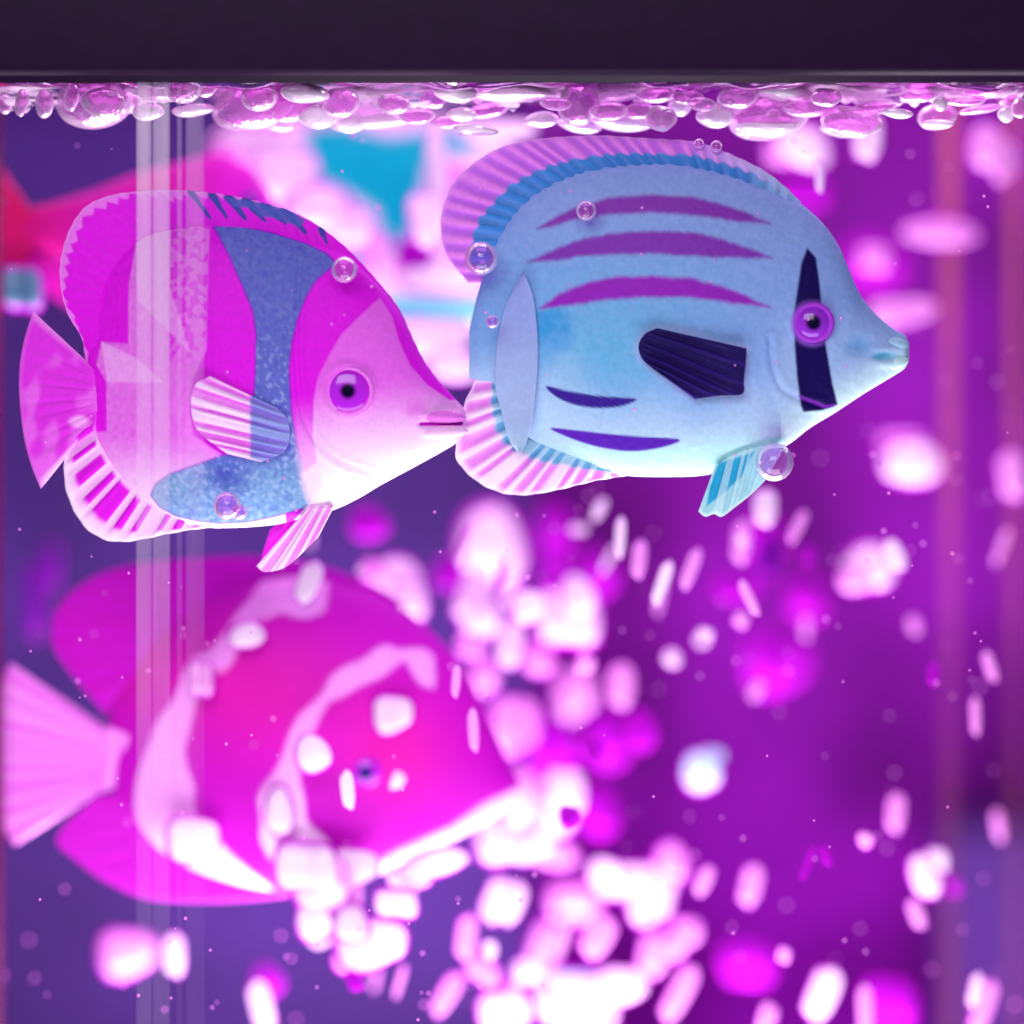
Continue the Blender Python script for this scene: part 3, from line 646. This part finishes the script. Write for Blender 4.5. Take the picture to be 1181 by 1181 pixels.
# foam along the water line
FM = [ball('bubble', M_FOAM, 70+i, .16) for i in range(3)]; FW = [ball('bubble', M_FOAMW, 80+i, .14) for i in range(3)]
FB = [(25,118,8,16,'f'),(52,119,10,17,'f'),(5,120,9,12,'f'),(82,112,9,16,'f'),(112,116,43,31,'f'),(118,118,26,18,'f'),(171,129,18,11,'w'),(150,112,16,18,'f'),(183,104,40,14,'f'),(223,127,24,8,'w'),(212,103,20,16,'f'),(236,100,14,13,'f'),
 (290,122,48,27,'f'),(300,112,20,16,'f'),(332,124,30,18,'f'),(352,108,28,12,'w'),(366,134,24,14,'w'),(322,145,20,7,'w'),(392,118,22,17,'f'),(402,142,22,11,'w'),(418,110,30,11,'w'),(441,140,34,9,'w'),(455,120,18,12,'f'),
 (480,134,20,10,'f'),(500,112,18,13,'f'),(525,107,26,11,'w'),(520,140,24,9,'f'),(549,150,26,7,'w'),(532,132,18,8,'w'),(560,128,26,9,'f'),(590,108,52,11,'w'),(624,138,21,9,'w'),(640,120,18,8,'f'),
 (666,120,24,24,'f'),(668,144,26,9,'w'),(700,128,22,12,'f'),(715,108,34,10,'w'),(716,140,38,11,'w'),(735,128,18,10,'f'),(762,136,18,15,'f'),(757,110,20,9,'f'),(785,122,14,12,'w'),(793,112,18,9,'f'),(825,133,23,14,'w'),(808,120,16,9,'f'),
 (850,112,24,13,'f'),(889,134,45,26,'f'),(884,146,38,13,'w'),(892,134,9,8,'w'),(905,108,36,10,'w'),(930,124,30,12,'f'),(981,140,36,18,'f'),(975,148,30,10,'w'),(991,106,36,11,'w'),(952,112,18,11,'f'),(1010,124,24,8,'f'),(1036,131,18,6,'w'),
 (1058,110,22,8,'f'),(1082,134,22,15,'f'),(1083,143,18,6,'w'),(1078,106,12,13,'w'),(1084,120,9,8,'w'),(1112,118,22,5,'f'),(1130,126,26,5,'f'),(1160,132,10,9,'w'),(1165,118,9,9,'f'),(1176,124,10,12,'f'),(1145,104,30,9,'f')]
for i, (x, y, rx, ry, t) in enumerate(FB):
    d = -30+((i*37) % 90) if max(rx, ry) < 30 else 10+((i*53) % 60)
    bubble((FM if t == 'f' else FW)[i % 3], x, y, rx, ry, (i*41) % 17-8, d, ('flat ' if rx > 1.6*ry else 'round ')+('white' if t == 'w' else 'clear pink')+' foam bubble',
           'above the banded fish' if x < 330 else 'above the gap between the front fish' if x < 560 else 'above the blue fish back' if x < 850 else 'at the right end of the waterline', 'foam bubbles along the waterline', ryy=(rx+ry)/2, fat=1.0)
ORD = ['first', 'second', 'third', 'fourth', 'fifth', 'sixth', 'seventh', 'eighth', 'ninth', 'tenth', 'eleventh', 'twelfth', 'thirteenth', 'fourteenth', 'fifteenth', 'sixteenth', 'seventeenth', 'eighteenth', 'nineteenth', 'twentieth']
def ordn(i, n):
    if i == 0: return 'leftmost'
    if i == n-1: return 'rightmost'
    if i < len(ORD): return ORD[i]+' from left'
    return ORD[n-1-i]+' from right' if n-1-i < len(ORD) else f'number {i+1} from left'
for (reg, grp), L in REG.items():
    L.sort(key=lambda t: t[0])
    for i, (x, o, h) in enumerate(L): o['label'] = f'{h}, {ordn(i, len(L))} {reg}'

# specks: tiny bubbles too many to count
def specks():
    tm = ball('t', M_B['w'], 1, .05, 0, 7, 9)
    v = np.array([x.co[:] for x in tm.vertices]); f = np.array([p.vertices[:] for p in tm.polygons])
    V = []; F = []
    for k in range(420):
        x, y = RS.uniform(0, 1181), RS.uniform(150, 1181); d = RS.uniform(-90, 500); r = RS.uniform(.8, 2.0)
        if d > 90: r *= 1.3
        elif d > -70 and ((60 < x < 540 and y < 640) or (540 < x < 1040 and y < 590)): d = -75
        p = np.array(P(x, y, d)); F.append(f+len(V)*len(v)); V.append(v*r*U*K(d)+p)
    V = np.vstack(V); F = np.vstack(F)
    me = bpy.data.meshes.new('tiny_bubbles'); me.from_pydata(V.tolist(), [], F.tolist()); me.materials.append(M_B['p'])
    o = link('tiny_bubbles', me); o['kind'] = 'stuff'; o['label'] = 'scatter of tiny pinprick bubbles drifting through the water'; o['category'] = 'bubbles'
specks()

# ============================================================ WATER, TANK, BACKGROUND
def wsurf():
    nu, nv = 260, 60
    x = np.linspace(-700, 1900, nu)[:, None]; y = (np.linspace(0, 1, nv)**1.6*1900-70)[None]
    z = 3.5*np.sin(x*.021+y*.013)+2.5*np.sin(x*.053-y*.03+1)+1.5*np.sin(x*.11+y*.07)+0*y
    fr = np.exp(-((y+70)/22)**2)*9      # meniscus curl against the front wall
    Z = (HZ-101)+z*(1-.6*np.exp(-((y+70)/30)**2))+fr
    V = np.stack([(x+0*y-HX).ravel()*U, (y+0*x).ravel()*U, Z.ravel()*U], 1)
    m, nt, out = new_mat('water'); N = nt.nodes.new; L = nt.links.new
    g = N('ShaderNodeBsdfGlossy'); g.inputs[0].default_value = (1, .85, 1, 1); g.inputs['Roughness'].default_value = .08
    t = N('ShaderNodeBsdfTransparent'); t.inputs[0].default_value = (.95, .7, .95, 1)
    a = N('ShaderNodeMixShader'); a.inputs[0].default_value = .6; L(t.outputs[0], a.inputs[1]); L(g.outputs[0], a.inputs[2]); L(a.outputs[0], out.inputs[0])
    link('water', grid_mesh('water', V, nu, nv), m, kind='structure')
wsurf()
def water_edge():
    nu, nv = 400, 10
    x = np.linspace(-150, 1330, nu)[:, None]; v = np.linspace(0, 1, nv)[None]
    top = 97+1.5*np.sin(x*.02)+1.2*np.sin(x*.07)-(x > 1000)*0
    h = 17+6*np.sin(x*.013+1)+5*np.sin(x*.045)+4*np.sin(x*.12)+3*np.sin(x*.31)
    Yp = top+h*v; Z = 40-12*np.sin(np.pi*v)+0*x
    V = np.stack([((x+0*v)-HX).ravel()*U, Z.ravel()*U, (HZ-Yp).ravel()*U], 1)
    m, nt, out = new_mat('water_edge'); N = nt.nodes.new; L = nt.links.new
    d = N('ShaderNodeBsdfDiffuse'); d.inputs[0].default_value = (1, .86, 1, 1)
    tl = N('ShaderNodeBsdfTranslucent'); tl.inputs[0].default_value = (1, .86, 1, 1)
    t = N('ShaderNodeBsdfTransparent')
    tc = N('ShaderNodeTexCoord'); mp = N('ShaderNodeMapping'); mp.inputs['Scale'].default_value = (260, 260, 1300)
    nz = N('ShaderNodeTexNoise'); nz.inputs['Scale'].default_value = 1; nz.inputs['Detail'].default_value = 3
    L(tc.outputs['Object'], mp.inputs[0]); L(mp.outputs[0], nz.inputs['Vector'])
    mr = N('ShaderNodeMapRange'); mr.inputs[1].default_value = .42; mr.inputs[2].default_value = .52; mr.inputs[3].default_value = .12; mr.inputs[4].default_value = 1; L(nz.outputs[0], mr.inputs[0])
    a = N('ShaderNodeMixShader'); a.inputs[0].default_value = .4; L(d.outputs[0], a.inputs[1]); L(tl.outputs[0], a.inputs[2])
    b = N('ShaderNodeMixShader'); L(mr.outputs[0], b.inputs[0]); L(t.outputs[0], b.inputs[1]); L(a.outputs[0], b.inputs[2]); L(b.outputs[0], out.inputs[0])
    link('water_edge', grid_mesh('water_edge', V, nu, nv), m, kind='structure')
water_edge()

def box(name, x0, x1, y0, y1, z0, z1, mat, parent=None, bev=0.0, kind=None):
    """x, z in layout px at their own depth 0; y depth"""
    import bmesh
    bm = bmesh.new(); r = bmesh.ops.create_cube(bm, size=1)
    for v in bm.verts:
        v.co = ((x0+x1)/2*U+v.co.x*(x1-x0)*U, (y0+y1)/2*U+v.co.y*(y1-y0)*U, (z0+z1)/2*U+v.co.z*(z1-z0)*U)
    if bev: bmesh.ops.bevel(bm, geom=bm.edges[:], offset=bev*U, segments=4, profile=.5, affect='EDGES')
    me = bpy.data.meshes.new(name); bm.to_mesh(me); bm.free()
    for p in me.polygons: p.use_smooth = True
    return link(name, me, mat, parent, kind)
tank = bpy.data.objects.new('aquarium_tank', None); COL.objects.link(tank)
tank['label'] = 'clear acrylic aquarium tank with dark plum rim along the top'; tank['category'] = 'aquarium'
box('rim', -900, 900, -130, -84, HZ-90, HZ+240, M_LID, tank, bev=9)
box('rim', -900, 900, -84, 60, HZ-97, HZ+240, M_LID, tank)
def acrylic(name, col, alpha, rough=.25, fade=False):
    m, nt, out = new_mat(name); N = nt.nodes.new; L = nt.links.new
    b = N('ShaderNodeBsdfPrincipled'); b.inputs['Base Color'].default_value = (*lin(col), 1); b.inputs['Roughness'].default_value = rough
    t = N('ShaderNodeBsdfTransparent')
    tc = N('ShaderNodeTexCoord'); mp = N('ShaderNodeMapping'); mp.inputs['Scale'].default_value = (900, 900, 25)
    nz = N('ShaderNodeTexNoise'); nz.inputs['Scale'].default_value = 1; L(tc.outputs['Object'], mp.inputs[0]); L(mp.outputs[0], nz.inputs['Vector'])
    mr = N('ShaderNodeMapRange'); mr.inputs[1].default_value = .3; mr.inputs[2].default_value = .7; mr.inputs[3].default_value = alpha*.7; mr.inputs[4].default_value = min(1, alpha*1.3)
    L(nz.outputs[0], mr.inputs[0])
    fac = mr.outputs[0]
    if fade:      # alpha drops lower down, where the imitated reflection fades
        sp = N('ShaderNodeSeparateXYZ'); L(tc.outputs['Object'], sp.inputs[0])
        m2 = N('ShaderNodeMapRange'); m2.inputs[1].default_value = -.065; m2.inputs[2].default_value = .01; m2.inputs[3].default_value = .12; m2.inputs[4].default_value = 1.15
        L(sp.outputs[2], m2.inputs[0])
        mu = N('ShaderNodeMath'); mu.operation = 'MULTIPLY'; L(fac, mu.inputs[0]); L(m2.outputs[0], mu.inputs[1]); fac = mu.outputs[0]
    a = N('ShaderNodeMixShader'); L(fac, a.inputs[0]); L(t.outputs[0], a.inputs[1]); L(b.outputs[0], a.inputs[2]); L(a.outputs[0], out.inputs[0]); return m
def strip(name, px, w, d, y0, y1, mat, th=6):
    p = P(px, 0, d)/U; k = K(d)
    return box(name, p.x-w/2*k, p.x+w/2*k, d-th/2, d+th/2, (HZ-y1)*k, (HZ-y0)*k, mat, tank, bev=min(2.5, w*.2))
A1 = acrylic('pale_reflection', (250, 226, 250), .2, fade=True)  # translucent pale strips painting a reflection on the front glass
A2 = acrylic('faint_reflection', (236, 200, 244), .09, fade=True)
strip('front_reflection', 166, 18, -78, 95, 1300, A1)
strip('front_reflection', 186, 20, -78, 95, 1300, A1)
strip('front_reflection', 207, 6, -78, 95, 1300, A2)
strip('front_reflection', 225, 22, -78, 95, 1300, A2)
A3 = acrylic('amber_reflection', (236, 130, 90), .26, fade=True)  # orange reflection on the tank wall, imitated by amber colour
A4 = acrylic('violet_wall', (160, 60, 190), .35)
strip('edge_streak', 1095, 16, 900, -50, 1300, A3, 30)
strip('edge_streak', 1170, 12, 900, -50, 1300, A3, 30)
strip('edge_streak', -1, 8, 300, -50, 1300, acrylic('maroon_edge', (120, 20, 80), .5), 20)
navy = principled('indigo_glow_board', (54, 26, 92), .7, .1, bscale=30, speckle=.3)
kb = K(1900)
bd = box('board', (-700-HX)*kb, (610-HX)*kb, 1850, 1900, (HZ-1700)*kb, (HZ+400)*kb, navy, None, bev=8)  # added panel; its indigo replaces bluish glow on this side of the wall
bd['label'] = 'added dark indigo board standing in for bluish glow, far behind the left half'; bd['category'] = 'board'
# furniture block far right, low
blk = principled('indigo_cabinet', (58, 28, 96), .6, .2, bscale=40, speckle=.15)
k = K(2200)
cab = box('cabinet', (1085-HX)*k, (1500-HX)*k, 2100, 2400, (HZ-1500)*k, (HZ-945)*k, blk, None, bev=12)
cab['label'] = 'blurred indigo block far behind at the lower right corner'; cab['category'] = 'cabinet'
# background wall, one curved sheet
def wall():
    nu, nv = 60, 60
    a = np.linspace(-1, 1, nu)[:, None]; z = np.linspace(-1, 1, nv)[None]
    X = 3200*np.sin(a*1.2)+0*z; Y = 2900-1500*(1-np.cos(a*1.2))+0*z; Z = -800+z*2600+0*a
    V = np.stack([X.ravel()*U, Y.ravel()*U, Z.ravel()*U], 1)
    m = principled('matt_wall', (124, 24, 148), .8, .1, bscale=34, speckle=.5)
    link('background_wall', grid_mesh('background_wall', V, nu, nv), m, kind='structure')
wall()

# ============================================================ LIGHT
def area(name, loc, target, sx, sy, power, col):
    l = bpy.data.lights.new(name, 'AREA'); l.shape = 'RECTANGLE'; l.size = sx*U; l.size_y = sy*U; l.energy = power; l.color = col
    o = bpy.data.objects.new(name, l); COL.objects.link(o); o.location = Vector(loc)*U
    o.rotation_euler = (Vector(target)*U-o.location).to_track_quat('-Z', 'Y').to_euler(); return o
def spot(name, loc, target, power, col, ang, blend=1.0, r=60):
    l = bpy.data.lights.new(name, 'SPOT'); l.energy = power; l.color = col; l.spot_size = math.radians(ang); l.spot_blend = blend; l.shadow_soft_size = r*U
    o = bpy.data.objects.new(name, l); COL.objects.link(o); o.location = Vector(loc)*U
    o.rotation_euler = (Vector(target)*U-o.location).to_track_quat('-Z', 'Y').to_euler(); return o
area('front_fill', (-600, -3600, 1500), (0, 0, -150), 2600, 1800, 1.06, (1, .96, .98))
area('base_light', (0, -700, -1500), (0, 0, -100), 1900, 900, .26, (1, .96, 1))
area('column_light', (60, 820, -1650), (60, 600, 0), 1700, 1150, 1.35, (1, .9, 1))
area('top_light', (100, 500, 700), (60, 600, -500), 1600, 700, .15, (1, .8, 1))
spot('blue_wash', (-1750, 1300, -300), (-700, 2200, -500), .30, (.45, .5, 1), 115)
spot('magenta_wash', (500, 1500, -1900), (550, 2850, -400), .8, (.95, .1, 1), 100)
spot('violet_wash', (1700, 1300, 300), (1000, 2700, -300), .25, (1, .15, .75), 100)
w = bpy.data.worlds.new('World'); SC.world = w; w.use_nodes = True
w.node_tree.nodes['Background'].inputs[0].default_value = (.16, .12, .50, 1); w.node_tree.nodes['Background'].inputs[1].default_value = .25

# ============================================================ CAMERA
cd = bpy.data.cameras.new('camera'); cam = bpy.data.objects.new('camera', cd); COL.objects.link(cam)
cam.location = (0, -D*U, 0); cam.rotation_euler = (math.pi/2, 0, 0)
cd.sensor_width = 36; cd.lens = 36*D/1181; cd.shift_y = (250-590.5)/1181
cd.clip_start = .01; cd.clip_end = 50
cd.dof.use_dof = True; cd.dof.focus_distance = (D-22)*U; cd.dof.aperture_fstop = cd.lens*.001/(235*U)
SC.camera = cam
SC.view_settings.view_transform = 'Standard'; SC.view_settings.look = 'None'; SC.view_settings.gamma = 1; SC.view_settings.exposure = 0
SC.cycles.transparent_max_bounces = 24; SC.cycles.max_bounces = 8
